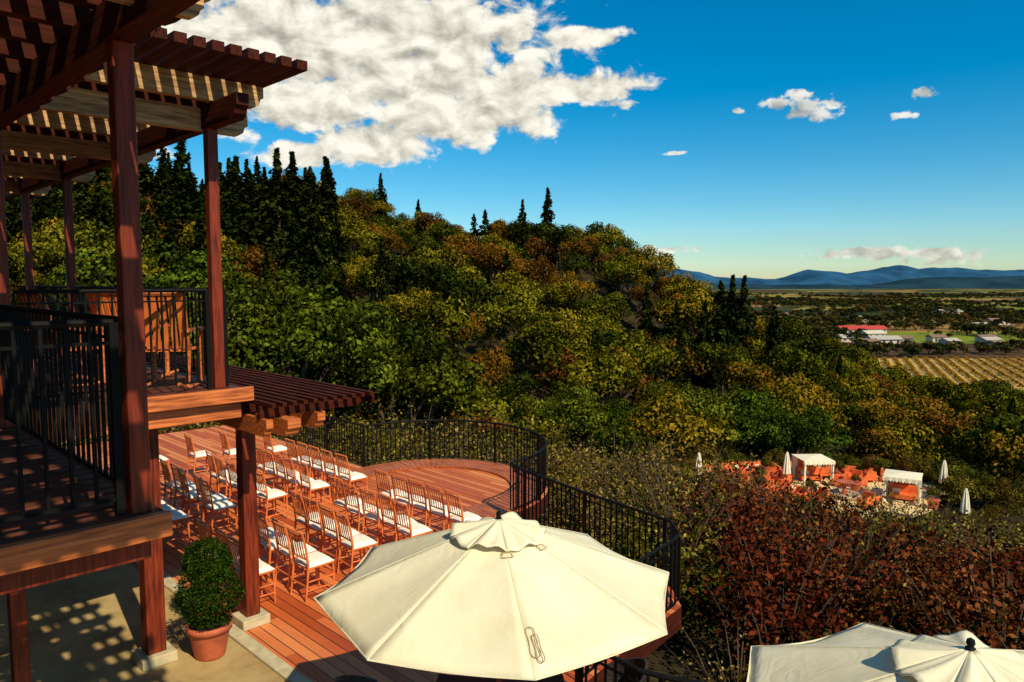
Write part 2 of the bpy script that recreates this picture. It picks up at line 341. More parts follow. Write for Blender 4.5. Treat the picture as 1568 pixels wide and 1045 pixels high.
def conifer(name,seed,mat,rad=.17,lv=30,leaf=.035):
    rs=np.random.default_rng(seed); mb=MB(); mb.tube([(0,0,-.03),(0,0,.5),(0,0,.99)],[.02,.011,.002],bark,6)
    P=[];Nn=[];T=[]
    for i in range(lv):
        t=i/(lv-1); z=.10+.88*t; R=rad*((1-t)**.75)*(.5+.8*rs.random())+.008
        nb=int(8-3*t)
        for k in range(nb):
            a=rs.random()*2*math.pi; L=R*(.5+.65*rs.random()); n=int(8+26*L/rad)
            u=rs.random(n)**.7*L; w=(rs.random(n)-.5)*.33*(L*.55+.01)*(1.15-u/L*.8)*2.4
            x=u*math.cos(a)-w*math.sin(a); y=u*math.sin(a)+w*math.cos(a); zz=z-.30*u-.4*u*u/rad+.012*rs.normal(size=n)
            P.append(np.stack([x,y,zz],1)); nn=np.stack([.5*rs.normal(size=n)+.4*math.cos(a),.5*rs.normal(size=n)+.4*math.sin(a),np.ones(n)*.8],1); Nn.append(nn)
            T.append(np.clip(.5+.2*rs.normal()+.2*rs.normal(size=n),0,1))
    P=np.concatenate(P);Nn=np.concatenate(Nn);Nn/=np.linalg.norm(Nn,axis=1)[:,None];T=np.concatenate(T)
    return leafmesh(name,P,Nn,T,leaf,mat,seed+1,mb)
hill_v=[crown('tree_a',11,f_hill,rx=.5,rz=.36,ncl=28,lpc=110,leaf=.05),crown('tree_b',12,f_hill,rx=.42,rz=.42,ncl=24,lpc=115,leaf=.05),
        crown('tree_c',13,f_hill,rx=.56,rz=.34,ncl=34,lpc=95,leaf=.046)]
oak_v=[crown('oak_a',21,f_green,rx=.5,rz=.38,ncl=60,lpc=190,leaf=.028,clr=(.08,.15)),crown('oak_b',22,f_green,rx=.55,rz=.36,ncl=60,lpc=190,leaf=.028,clr=(.08,.15))]
oakh_v=[crown('oak_c',23,f_hill,rx=.5,rz=.38,ncl=60,lpc=190,leaf=.03,clr=(.09,.16))]
con_v=[conifer('conifer_a',31,f_con,.23,32,.042),conifer('conifer_b',32,f_con,.19,26,.042),conifer('conifer_c',33,f_con,.32,20,.05)]
shr_v=[crown('shrub_a',41,f_shrub,h=1,rx=.7,rz=.55,ncl=36,lpc=105,leaf=.05,clr=(.13,.22),bushy=True),
       crown('shrub_b',42,f_shrub,h=1,rx=.6,rz=.6,ncl=32,lpc=105,leaf=.05,clr=(.13,.22),bushy=True)]
shr_r=twiggy('shrub_r',43,f_red,50,.042,60,50)
shr_t=[twiggy('shrub_t',44,f_twig,46,.040),twiggy('shrub_u',45,f_twig,38,.036)]
shr_bare=twiggy('shrub_w',46,f_twig,60,.032,8,14,1.2)
def scatter(name,pts,child_me,tilt=.06):
    V=[];F=[]
    for (x,y,z,s) in pts:
        a=random.random()*6.283; tx=random.gauss(0,tilt); ty=random.gauss(0,tilt)
        for k in range(4):
            t=a+k*math.pi/2; dx=math.cos(t)*s*S2; dy=math.sin(t)*s*S2
            V.append((x+dx,y+dy,z+dx*tx+dy*ty))
        n=len(V); F.append((n-4,n-3,n-2,n-1))
    me=bpy.data.meshes.new(name); me.from_pydata(V,[],F)
    o=bpy.data.objects.new(name,me); col.objects.link(o)
    o.instance_type='FACES'; o.use_instance_faces_scale=True; o.instance_faces_scale=1
    o.show_instancer_for_render=False; o.show_instancer_for_viewport=False
    c=bpy.data.objects.new('crown',child_me); col.objects.link(c); c.parent=o
    return o
def in_terr(x,y,k=1.0): return ((x-24)/10)**2+((y-57)/7)**2<k
pts=[[],[],[]]; pcon=[[],[]]
for y in np.arange(44,290,6.8):
    for x in np.arange(-190,190,6.8):
        xx=x+random.uniform(-3.2,3.2); yy=y+random.uniform(-3.2,3.2)
        if abs(xx)/yy>.92: continue
        if in_terr(xx,yy,1.9) : continue
        if xx>4 and xx<42 and yy<62: continue
        z=float(H(xx,yy)); 
        if z<-44.5: continue
        s=random.choice([random.uniform(4,7),random.uniform(7,9),random.uniform(9,12)])*(1.0 if yy>70 else .75)
        if yy<85 and xx>0: s*=.8
        dark = (xx<-.23*yy and 85<yy<180 and random.random()<.4) or random.random()<.07
        if dark and yy>80: pcon[random.randrange(2)].append((xx,yy,z-.5,random.uniform(9,18) if xx<-.2*yy else random.uniform(8,13)))
        else: pts[random.randrange(3)].append((xx,yy,z-.5,s))
for i in range(3): scatter('hillside_trees',pts[i],hill_v[i])
for i in range(2): scatter('hillside_conifers',pcon[i],con_v[i],.02)
pv=[]
def vn(x,y): return math.sin(x*.011+1.3)*math.sin(y*.0063+.4)+.6*math.sin(x*.027+y*.013)+.4*math.sin(y*.031-x*.017)
def keepout(x,y): return (140<x<400 and 325<y<480) or (225<x<400 and 480<y<625) or (290<x<420 and 625<y<740)
for _ in range(7000):
    y=290+2500*random.random()**1.8; x=y*random.uniform(.05,.85)
    if float(H(x,y))>-44: continue
    if keepout(x,y) and random.random()>.12: continue
    if 325<y<480 and x>140: continue
    if vn(x,y)>.62 or random.random()<.05: pv.append((x,y,-46.2,random.uniform(6,12)))
for r in range(40):
    y0=random.uniform(480,2600); x0=y0*random.uniform(.1,.8); a=random.choice([.35,1.92]); 
    for i in range(int(random.uniform(20,60))):
        xx,yy=x0+math.cos(a)*i*8+random.gauss(0,2),y0+math.sin(a)*i*8+random.gauss(0,2)
        if float(H(xx,yy))<-44 and not keepout(xx,yy): pv.append((xx,yy,-46.2,random.uniform(6,12)))
for i in range(75): pv.append((215+i*3.1+random.gauss(0,4),488+random.gauss(0,7)+i*.6,-46.2,random.uniform(4,10)))
scatter('valley_trees',pv,crown('tree_d',14,foliage('valley_foliage',[(0,(.010,.016,.005)),(.6,(.028,.030,.008)),(1,(.11,.06,.012))]),rx=.6,rz=.42,ncl=22,lpc=45,leaf=.1,trunk=.15))
cl=[(-57,130,23),(-52,138,18),(-42,120,22),(-37.5,120,25),(-41,110,18),(-38,130,22),(-33.6,125,21),(-34,137,22),(-45,105,18),(-50,112,20),
    (-30,118,13),(-47,128,22),(-55,118,19),(-62,122,21),(-68,135,23),(-35,200,14),(-25,200,13),(2.7,190,17),(9,190,20),(26,200,13),(36,128,19),(39,131,20),(33,126,15),(42,134,19),(30,135,14),(46,130,15),
    (-1,150,14),(12,160,12),(27,118,12),(-20,160,12),(-75,150,22),(-72,120,20),(3,183,13),(20,112,10),(50,140,15)]
for i,(x,y,h) in enumerate(cl): inst('conifer_tree',con_v[i%2],(x,y,float(H(x,y))-.4),random.random()*6,h)
inst('pine_tree',con_v[2],(-7,195,float(H(-7,195))-.4),0,15); inst('pine_tree',con_v[2],(-10,197,float(H(-10,197))),2,13)
for (x,y,h,k) in [(17,76,11,0),(24,78,11.5,1),(30,78,10,0),(4.5,68,9,1),(-11,36,9.5,0),(-15.5,39,10,2),(-6.5,40,8.5,2),(-20,43,11,1),(10,74,8,0),(-2,46,7,2),(-26,50,11,1)]:
    inst('oak_tree',(oak_v+oakh_v)[k],(x,y,float(H(x,y))-.4),random.random()*6,h)
# deck outline
cp,cq,cr=9.3,11.6,2.35
arc=[(cp+cr*math.cos(t),cq+cr*math.sin(t)) for t in np.linspace(-math.pi/2,math.pi/2,25)]
edge=[(5.6,-1.5),(5.5,1.5),(5.35,2.6),(5.0,3.4),(5.05,4.1),(5.7,4.7),(7.2,4.9),(8.1,5.0),(8.5,5.4),(8.75,7.2),(9.05,8.7),(9.25,9.25)]+arc[1:]+[(9.3,14.2),(9.35,17),(9.3,21)]
poly=[(3.76,-1.5)]+edge+[(3.76,21)]
def to_pq(x,y): return (S2*(x+y),S2*(y-x))
def deck_dist(p,q):
    ins=False; d=99
    pl=[(-4,-4),(5.7,-4)]+edge+[(-4,21)]; n=len(pl)
    for i in range(n):
        (x1,y1),(x2,y2)=pl[i],pl[(i+1)%n]
        if (y1>q)!=(y2>q) and p<(x2-x1)*(q-y1)/(y2-y1)+x1: ins=not ins
        L=(x2-x1)**2+(y2-y1)**2; t=max(0,min(1,((p-x1)*(x2-x1)+(q-y1)*(y2-y1))/(L+1e-9)))
        d=min(d,math.hypot(p-x1-t*(x2-x1),q-y1-t*(y2-y1)))
    return -d if ins else d
ps=[[],[]]; pr=[]; pt=[[],[]]; pb=[]
for y in np.arange(2,66,1.6):
    for x in np.arange(-14,48,1.6):
        xx=x+random.uniform(-.75,.75); yy=y+random.uniform(-.75,.75); p,q=to_pq(xx,yy)
        if abs(xx)/yy>1.05: continue
        if yy>50 and not (4<xx<44): continue
        dd=deck_dist(p,q)
        if dd<.75: continue
        if in_terr(xx,yy,1.1): continue
        s=random.uniform(1.2,2.7)
        if yy>38 and xx>8: s*=.55 if yy<53 else 1.1
        z=float(H(xx,yy))-.15
        cap=.1 if dd>1.6 else -.25
        if z+s>cap: s=max(.5,cap-z)
        if dd<1.6: s=min(s,1.3)
        rr_=random.random()
        if xx>4.0 and yy<21 and rr_<.62 and xx/yy>.30: pr.append((xx,yy,z,s*1.05))
        elif rr_<.6 and yy<50: pt[random.randrange(2)].append((xx,yy,z,s*1.1))
        elif rr_<.74 and yy<40: pb.append((xx,yy,z,s*1.2))
        else: ps[random.randrange(2)].append((xx,yy,z,s))
for i in range(2): scatter('hillside_shrubs',ps[i],shr_v[i])
for i in range(2): scatter('twiggy_shrubs',pt[i],shr_t[i])
scatter('bare_shrubs',pb,shr_bare)
scatter('red_shrubs',pr,shr_r)
vin=crown('vine',51,f_vine,h=1,rx=.7,rz=.5,ncl=12,lpc=40,leaf=.16,clr=(.2,.3),bushy=True); vp=[]
for r in range(38):
    for i in range(58):
        y=342+i*2.3; x=135+r*6.5+.45*(y-342)
        if random.random()>.04: vp.append((x,y,-46,random.uniform(1.5,2.1)))
scatter('vineyard_rows',vp,vin,0)
mb=MB(); mb.add([(132,338,-45.98),(385,338,-45.98),(450,477,-45.98),(190,477,-45.98)],[(0,1,2,3)],simple('vineyard_soil',(.46,.28,.06),.95,0,.35,.05)); mb.obj('vineyard_ground',rot=False)
wallm=simple('farm_wall',(.55,.48,.38),.8); roofg=simple('farm_roof',(.42,.37,.31),.6); roofr=simple('red_roof',(.5,.05,.035),.6); roofb=simple('brown_roof',(.2,.12,.08),.8); darkm=simple('dark_opening',(.02,.02,.02),.8)
def barn(name,x,y,L,Wd,h,roof,rz):
    mb=MB(); mb.box(-L/2,L/2,-Wd/2,Wd/2,0,h,wallm)
    e=1.0; rh=Wd*.22
    mb.add([(-L/2-e,-Wd/2-e,h-.1),(L/2+e,-Wd/2-e,h-.1),(L/2+e,0,h+rh),(-L/2-e,0,h+rh),(L/2+e,Wd/2+e,h-.1),(-L/2-e,Wd/2+e,h-.1)],[(0,1,2,3),(3,2,4,5),(1,4,2),(0,3,5),(0,5,4,1)],roof)
    k=max(1,int(L/5))
    for i in range(k): xx=-L/2+(i+.5)*L/k; mb.box(xx-1,xx+1,-Wd/2-.05,-Wd/2+.02,.2 if i%3==0 else 1.2,2.7,darkm)
    mb.obj(name,rot=False,loc=(x,y,-46),rz=rz)
for a in [(265,610,30,12,3.5,roofg,.15),(300,596,24,12,3.5,roofg,.1),(280,580,14,9,3,roofb,.3),(338,715,44,14,4,roofr,.05),(318,600,12,9,4,roofb,-.1),(341,575,13,9,4,roofg,.4),(352,612,12,9,4,roofb,.1),(378,584,14,9,4,roofg,.25),(392,610,13,9,4,roofb,0),(366,560,10,8,3.5,roofb,.6),(320,655,18,12,4,wallm,.2),(650,1100,34,14,5,roofg,.1),(420,900,30,12,5,roofg,.2),(560,850,26,12,5,roofb,.1),(480,760,20,12,5,roofg,.3),(360,1000,24,12,5,roofb,.1)]:
    barn('farm_building',*a)
# ------------------------------------------------------------ deck & patio
def slab(name,poly,z1,z0,mat,side):
    n=len(poly); mb=MB(); mb.add([(x,y,z1) for x,y in poly],[tuple(range(n))],mat)
    mb.add([(x,y,z1) for x,y in poly]+[(x,y,z0) for x,y in poly],[(i,(i+1)%n,(i+1)%n+n,i+n)[::-1] for i in range(n)]+[tuple(range(n,2*n))[::-1]],side)
    return mb.obj(name)
slab('wooden_deck',poly,0,-.3,deckm,wx)
ringm=wood('ring_boards',(.52,.14,.045),(.20,.035,.012),1,.5)
mb=MB(); nseg=64
for i in range(nseg):
    t0=-.66*math.pi+i*1.32*math.pi/nseg; t1=t0+1.32*math.pi/nseg-.004
    for (r0,r1) in ((1.60,1.78),(1.79,2.0),(2.01,2.28)):
        mb.add([(cp+r*math.cos(t),cq+r*math.sin(t),.04) for r,t in ((r0,t0),(r1,t0),(r1,t1),(r0,t1))]+[(cp+r*math.cos(t),cq+r*math.sin(t),.004) for r,t in ((r0,t0),(r1,t0),(r1,t1),(r0,t1))],
               [(0,1,2,3),(0,4,5,1),(1,5,6,2),(2,6,7,3),(3,7,4,0)],ringm)
mb.obj('round_platform_border')
slab('patio',[(-3,-4),(3.6,-4),(3.6,21),(-3,21)],0,-.3,patiom,patiom)
mb=MB(); mb.box(3.6,3.76,-4,21,-.3,.035,plinthm); mb.obj('patio_kerb',bevel=.01)
def resample(pts,step):
    out=[];P=[Vector((a,b,0)) for a,b in pts]; L=[0]
    for i in range(1,len(P)): L.append(L[-1]+(P[i]-P[i-1]).length)
    n=max(1,int(L[-1]/step))
    for k in range(n+1):
        s=L[-1]*k/n; i=1
        while i<len(L)-1 and L[i]<s: i+=1
        t=(s-L[i-1])/max(1e-6,L[i]-L[i-1]); v=P[i-1].lerp(P[i],t); out.append((v.x,v.y))
    return out
def railing(name,pts,z,h,step=.115,every=14,r=.009,top=.022):
    mb=MB(); fine=resample(pts,.25)
    mb.tube([(x,y,z+h) for x,y in fine],top,iron,6)
    mb.tube([(x,y,z+h-.11) for x,y in fine],.012,iron,4)
    mb.tube([(x,y,z+.09) for x,y in fine],.014,iron,4)
    for i,(x,y) in enumerate(resample(pts,step)):
        if i%every==0: mb.box(x-.022,x+.022,y-.022,y+.022,z,z+h,iron)
        else: mb.box(x-r,x+r,y-r,y+r,z+.09,z+h-.01,iron)
    return mb.obj(name)
railing('deck_railing',[(x-.05,y) for x,y in edge],0,.95)
# ------------------------------------------------------------ balcony A
zA=2.93; zB=3.03
mb=MB()
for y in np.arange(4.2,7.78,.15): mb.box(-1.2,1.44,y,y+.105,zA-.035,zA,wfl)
for x in (-.9,-.1,.7,1.33): mb.box(x-.03,x+.03,4.24,7.75,zA-.16,zA-.037,wy)
mb.box(-1.3,1.49,4.13,4.19,zA-.13,zA+.005,wo)
mb.box(-1.3,1.42,4.26,4.36,zA-.27,zA-.162,wz)
mb.box(1.445,1.49,4.2,7.7,zA-.14,zA-.01,wy)
mb.obj('near_balcony',bevel=.006)
mb=MB(); mb.box(1.32,1.425,4.24,4.345,zA,5.45,wz); mb.obj('balcony_post',bevel=.008)
mb=MB(); mb.box(1.34,1.47,7.64,7.77,0,5.45,wz); mb.obj('balcony_post',bevel=.008)
railing('near_balcony_railing',[(1.28,4.3),(-1.2,4.3)],zA,1.05,.11,99)
railing('near_balcony_railing',[(1.38,4.42),(1.38,7.6)],zA,1.05,.11,99)
mb=MB()  # unseen forward bays and close rafters added to throw slatted shade on the patio
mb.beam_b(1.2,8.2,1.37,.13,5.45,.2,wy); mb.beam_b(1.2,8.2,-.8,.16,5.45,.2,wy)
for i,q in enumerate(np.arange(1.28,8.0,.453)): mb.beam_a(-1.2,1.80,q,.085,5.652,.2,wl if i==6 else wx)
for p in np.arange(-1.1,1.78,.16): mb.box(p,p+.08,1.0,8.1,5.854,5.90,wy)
mb.beam_a(-1.2,1.64,3.88,.06,5.52,.12,wl,.06)
mb.obj('near_pergola',bevel=.004)
# ------------------------------------------------------------ balcony B
BE=3.62
mb=MB()
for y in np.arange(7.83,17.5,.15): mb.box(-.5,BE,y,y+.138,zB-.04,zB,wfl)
mb.box(-.5,BE+.1,7.76,7.82,zB-.15,zB+.004,wo)
mb.box(-.5,BE,7.87,7.98,zB-.34,zB-.17,wo)
mb.box(BE+.005,BE+.06,7.84,17.5,zB-.2,zB-.01,wy)
for q in (9.4,11,12.6,14.2,15.8): mb.box(-.4,BE-.02,q-.05,q+.05,zB-.36,zB-.05,wx)
mb.obj('far_balcony',bevel=.005)
for q in (7.98,10.7,13.4,16.1):
    mb=MB(); mb.box(3.36,3.475,q-.0575,q+.0575,zB,5.82,wz); mb.obj('balcony_post',bevel=.008)
railing('far_balcony_railing',[(3.54,8.05),(3.54,17.4)],zB,1.07,.11,24)
railing('far_balcony_railing',[(3.30,7.93),(1.55,7.93)],zB,1.07,.11,99)
mb=MB()
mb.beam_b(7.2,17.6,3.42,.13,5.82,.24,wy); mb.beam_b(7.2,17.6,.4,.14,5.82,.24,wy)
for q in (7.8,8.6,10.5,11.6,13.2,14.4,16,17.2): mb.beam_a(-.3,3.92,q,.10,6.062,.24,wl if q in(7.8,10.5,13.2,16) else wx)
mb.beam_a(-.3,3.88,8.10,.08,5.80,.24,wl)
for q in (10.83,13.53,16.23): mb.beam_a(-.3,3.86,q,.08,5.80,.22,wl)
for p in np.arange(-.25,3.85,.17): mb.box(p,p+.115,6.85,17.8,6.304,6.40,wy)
mb.obj('far_pergola',bevel=.004)
# ------------------------------------------------------------ lower pergola + posts
mb=MB()
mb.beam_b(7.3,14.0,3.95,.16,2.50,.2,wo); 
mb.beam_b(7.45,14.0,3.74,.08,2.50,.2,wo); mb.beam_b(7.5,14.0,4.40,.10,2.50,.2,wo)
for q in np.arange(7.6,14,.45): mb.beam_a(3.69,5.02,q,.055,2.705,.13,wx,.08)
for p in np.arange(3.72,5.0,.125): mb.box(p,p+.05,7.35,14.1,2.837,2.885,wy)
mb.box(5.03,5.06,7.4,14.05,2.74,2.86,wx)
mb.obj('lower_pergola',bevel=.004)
def ppost(p,q,h,w=.088):
    mb=MB(); mb.box(p-w,p+w,q-w,q+w,.12,h,wz); mb.box(p-w-.085,p+w+.085,q-w-.085,q+w+.085,.0,.12,plinthm); mb.obj('pergola_post',bevel=.012)
ppost(3.95,8.5,2.5); ppost(3.95,13.0,2.5); ppost(2.78,8.39,2.69,.1); ppost(2.78,13.0,2.69,.1)
bo=empty('resort_building',(0,0,0),R45)
mb=MB(); mb.box(-8,-1.35,1.5,20,-.3,6.9,stucco); mb.obj('walls',parent=bo)
mb=MB(); mb.add([(-8.6,.9,6.9),(-.4,.9,6.9),(-.4,20.6,6.9),(-8.6,20.6,6.9),(-4.5,4,9.2),(-4.5,17.5,9.2)],[(0,1,4),(1,2,5,4),(2,3,5),(3,0,4,5),(0,3,2,1)],terra); mb.obj('roof',parent=bo)
for z in (.9,3.9):
    for q in (3.2,6.2,9.2,12.2,15.2,18):
        mb=MB(); mb.box(-1.37,-1.31,q-.6,q+.6,z,z+1.5,glass); mb.obj('window',parent=bo)
        mb=MB(); mb.box(-1.36,-1.27,q-.7,q-.602,z-.1,z+1.6,wz);mb.box(-1.36,-1.27,q+.602,q+.7,z-.1,z+1.6,wz);mb.box(-1.36,-1.27,q-.6,q+.6,z+1.502,z+1.6,wz); mb.box(-1.36,-1.27,q-.6,q+.6,z-.1,z-.002,wz); mb.obj('window_frame',parent=bo)
# ------------------------------------------------------------ chiavari chairs
mb=MB()
for sy in (-.19,.19):
    mb.tube([(.19,sy,0),(.18,sy*.97,.45)],[.012,.016],chairw,6)
    mb.tube([(-.24,sy,0),(-.19,sy*.95,.45),(-.22,sy*.95,.70),(-.27,sy*.95,.93)],[.013,.017,.015,.012],chairw,6)
    for z in (.14,.26): mb.tube([(.185,sy,z),(-.215,sy,z)],.010,chairw,5)
for x,z in ((.186,.2),(-.22,.2),(.186,.30)): mb.tube([(x,-.19,z),(x,.19,z)],.010,chairw,5)
mb.box(-.20,.20,-.20,.20,.425,.45,chairw)
for x,z,r in ((-.275,.925,.014),(-.262,.87,.010),(-.205,.56,.011)): mb.tube([(x,-.185,z),(x-.012,0,z+.004),(x,.185,z)],r,chairw,6)
for k in range(5):
    y=-.12+k*.06; mb.tube([(-.205,y,.56),(-.264,y,.87)],.0085,chairw,5)
n=7; g2=[]
for i in range(n+1):
    for j in range(n+1):
        u=-1+2*i/n; v=-1+2*j/n; e=(1-u**6)*(1-v**6)
        g2.append((.205*u*(1-.03*v*v),.205*v*(1-.03*u*u),.452+.055*max(0,e)**.35))
mb.add(g2,[(i*(n+1)+j,(i+1)*(n+1)+j,(i+1)*(n+1)+j+1,i*(n+1)+j+1) for i in range(n) for j in range(n)],cushion)
cme=mb.mesh('chiavari_chair')
def chair(p,q,r=0): 
    x,y=W(p+random.uniform(-.04,.04),q+random.uniform(-.025,.025)); inst('chiavari_chair',cme,(x,y,.002),R45+r+random.uniform(-.09,.09))
for p,qs in [(4.25,(9.0,9.47,9.95)),(4.95,(8.75,9.22,9.69,10.16)),(5.8,(8.9,9.37,9.84,10.31)),(6.7,(8.75,9.22,9.69,10.16,10.63)),(7.55,(8.6,9.07,9.54,10.01,10.48))]:
    for q in qs: chair(p,q)
for p in (4.3,5.15,6.0,6.9,7.7):
    for q in (12.0,12.47,12.94,13.41,13.88): chair(p,q)
for p,q in ((7.8,15.2),(6.4,15.9),(5.5,16.1),(7.0,15.6),(7.3,6.4),(7.3,6.87),(7.3,5.93)): chair(p,q)
def slatchair(p,q,z,rz):
    mb=MB()
    for sy in (-.26,.26):
        mb.tube([(.25,sy,0.03),(.25,sy,.62)],.025,wo,6); mb.tube([(-.28,sy,0.03),(-.2,sy,.42),(-.36,sy,1.05)],.024,wo,6)
        mb.box(-.30,.31,sy-.035,sy+.035,.62,.65,wo)
        mb.tube([(.42,sy,.07),(.1,sy,.02),(-.3,sy,.02),(-.55,sy,.1)],.02,wo,6)
    for k in range(6): mb.box(-.2+k*.08,-.2+k*.08+.06,-.25,.25,.41,.43,chairw)
    for k in range(6):
        y=-.22+k*.088; mb.add([(-.2,y-.03,.44),(-.2,y+.03,.44),(-.35,y+.03,1.04),(-.35,y-.03,1.04),(-.22,y-.03,.44),(-.22,y+.03,.44),(-.37,y+.03,1.04),(-.37,y-.03,1.04)],[(0,1,2,3),(7,6,5,4),(0,3,7,4),(1,5,6,2),(3,2,6,7),(0,4,5,1)],chairw)
    mb.tube([(-.36,-.26,1.04),(-.36,.26,1.04)],.03,wo,6)
    x,y=W(p,q); mb.obj('rocking_chair',rot=False,loc=(x,y,z),rz=rz)
slatchair(3.08,8.42,zB,R45+.9); slatchair(3.0,9.35,zB,R45+.5); slatchair(2.3,9.3,zB,R45+.2)
# ------------------------------------------------------------ umbrellas
cordm=simple('cord',(.45,.30,.14),.8)
def umbrella(cx,cy,zr,R,rise,off):
    e=empty('patio_umbrella',(cx,cy,0))
    def surf(r0,r1,z0f,seg=12,scal=.0,sag=.03,edge=.02,wr=.004):
        mb=MB()
        for k in range(8):
            a0=off+k*math.pi/4; a1=a0+math.pi/4; vs=[];fs=[]
            for i in range(seg+1):
                r=r0+(r1-r0)*i/seg; 
                for j in range(seg+1):
                    t=j/seg; s=math.sin(math.pi*t); rr=r*(1-edge*s*(i/seg)**2)
                    x=(math.cos(a0)*(1-t)+math.cos(a1)*t)*rr; y=(math.sin(a0)*(1-t)+math.sin(a1)*t)*rr
                    z=z0f(r)-sag*s*(r/R)+scal*s*(i/seg)*(1 if k%2 else .3)+wr*s*math.sin(9*t+k*2+r*7)*(i/seg)
                    vs.append((x,y,z))
            for i in range(seg):
                for j in range(seg): a=i*(seg+1)+j; fs.append((a,a+seg+1,a+seg+2,a+1))
            mb.add(vs,fs,canvasm)
        return mb
    zf=lambda r: zr+rise*(1-(r/R)**1.06)
    o=surf(.20,R,zf,sag=.035,wr=.010).obj('canopy',rot=False,smooth=True,parent=e); so=o.modifiers.new('s','SOLIDIFY'); so.thickness=.006
    zc=lambda r: zr+rise+.02-.34*r
    o=surf(.02,.37,zc,10,scal=.05,sag=.0,edge=-.05,wr=.022).obj('vent_cap',rot=False,smooth=True,parent=e); so=o.modifiers.new('s','SOLIDIFY'); so.thickness=.005
    mb=MB()
    for k in range(8):
        a0=off+k*math.pi/4; a1=a0+math.pi/4
        mb.tube([(math.cos(a0)*r,math.sin(a0)*r,zf(r)+.001) for r in np.linspace(.25,R,8)],.003,canvasm,5)
        pts=[]
        for t in np.linspace(0,1,11):
            s=math.sin(math.pi*t); rr=R*(1-.02*s); pts.append(((math.cos(a0)*(1-t)+math.cos(a1)*t)*rr,(math.sin(a0)*(1-t)+math.sin(a1)*t)*rr,zr-.035*s-.003))
        mb.tube(pts,.006,canvasm,5)
    mb.obj('seams',rot=False,parent=e)
    mb=MB(); mb.tube([(0,0,0.02),(0,0,zr+rise+.01)],.022,wz,10); mb.lathe([(0.002,zr+rise+.075),(.018,zr+rise+.065),(.022,zr+rise+.045),(.014,zr+rise+.03),(.026,zr+rise+.02),(.0,zr+rise+.012)],iron,12)
    mb.lathe([(.0,.09),(.26,.08),(.28,.0),(.0,.0)],iron,20)
    for k in range(8):
        a=off+k*math.pi/4; c,s=math.cos(a),math.sin(a)
        mb.tube([(c*.03,s*.03,zr+rise-.05),(c*R*.98,s*R*.98,zr-.02)],.009,wz,5); mb.tube([(c*.03,s*.03,zr-.15),(c*R*.5,s*R*.5,zf(R*.5)-.03)],.008,wz,5)
    mb.obj('pole_and_ribs',rot=False,parent=e)
    mb=MB()
    def cord(a,r,L,w=.05):
        pts=[]
        for t in np.linspace(0,2*math.pi,22):
            rr=r+L*.5*(1-math.cos(t)); aa=a+w*math.sin(t)+.3*w*math.sin(3*t)
            x,y=math.cos(aa)*rr,math.sin(aa)*rr; pts.append((x,y,zf(rr)+.006))
        mb.tube(pts,.0035,cordm,5)
    cord(off-math.pi/2+.03,R*.74,.22,.03); cord(off-math.pi/2+.05,R*.78,.2,.02); cord(off-math.pi/2,.36,.05,.12); cord(off-math.pi/4,.36,.05,.1)
    mb.obj('cords',rot=False,parent=e)
    return e
umbrella(-.1,5.45,1.9,1.36,.5,math.radians(10))
umbrella(2.33,3.62,1.9,1.2,.42,math.radians(-2))
def table(x,y):
    mb=MB(); mb.lathe([(0,.75),(.55,.75),(.56,.735),(.55,.71),(0,.71)],wx,32); mb.tube([(0,0,.02),(0,0,.71)],.03,iron,8); mb.lathe([(0,.035),(.3,.03),(.32,.0),(0,0)],iron,20); mb.obj('round_table',rot=False,loc=(x,y,.002))
def wchair(x,y,rz):
    mb=MB(); mb.lathe([(0,.44),(.25,.43),(.27,.38),(.22,.36),(0,.36)],wicker,20)
    pts=[(math.cos(t)*.27,math.sin(t)*.27) for t in np.linspace(math.pi*.45,math.pi*1.55,14)]
    for i in range(13):
        h0=.86-.22*abs(i-6.5)/6.5; h1=.86-.22*abs(i-5.5)/6.5
        (a,b),(c,d)=pts[i],pts[i+1]; mb.add([(a,b,.38),(c,d,.38),(c*1.12,d*1.12,h1),(a*1.12,b*1.12,h0),(a*.92,b*.92,.38),(c*.92,d*.92,.38),(c*1.03,d*1.03,h1),(a*1.03,b*1.03,h0)],[(0,1,2,3),(7,6,5,4),(3,2,6,7)],wicker)
    for t in (.8,2.3,3.9,5.4): mb.tube([(math.cos(t)*.2,math.sin(t)*.2,.37),(math.cos(t)*.25,math.sin(t)*.25,0)],.018,wicker,6)
    mb.obj('wicker_chair',rot=False,loc=(x,y,.002),rz=rz)
table(-.1,6.15); wchair(-1.2,6.05,math.radians(10)); wchair(.9,6.3,math.radians(180))
def pot(x,y,R,ph,ball,hz):
    e=empty('potted_boxwood',(x,y,.002))
    mb=MB(); mb.lathe([(0,0),(R*.68,0),(R*.72,.02),(R*.95,ph*.78),(R*.96,ph*.8),(R*1.06,ph*.81),(R*1.08,ph),(R*.95,ph),(R*.9,ph*.9)],terra,32); mb.lathe([(R*.91,ph*.9),(0,ph*.92)],soilm,24)
    mb.obj('pot',rot=False,smooth=True,parent=e)
    rs=np.random.default_rng(5); n=7500; d=rs.normal(size=(n,3)); d/=np.linalg.norm(d,axis=1)[:,None]
    rad=ball*(.76+.24*rs.random(n)+.10*np.sin(d[:,0]*6+1)*np.sin(d[:,1]*7)+.08*np.sin(d[:,2]*9+d[:,0]*3)); P=d*rad[:,None]*np.array([1,1,.98])+np.array([0,0,hz]); Nn=d+.6*rs.normal(size=(n,3)); Nn/=np.linalg.norm(Nn,axis=1)[:,None]
    me=leafmesh('foliage',P,Nn,np.clip(.5+.3*rs.normal(size=n),0,1),.027,f_box,3); o=bpy.data.objects.new('foliage',me); col.objects.link(o); o.parent=e
pot(-3.40,8.02,.23,.38,.36,.70); pot(-3.72,8.75,.2,.4,.29,.78)
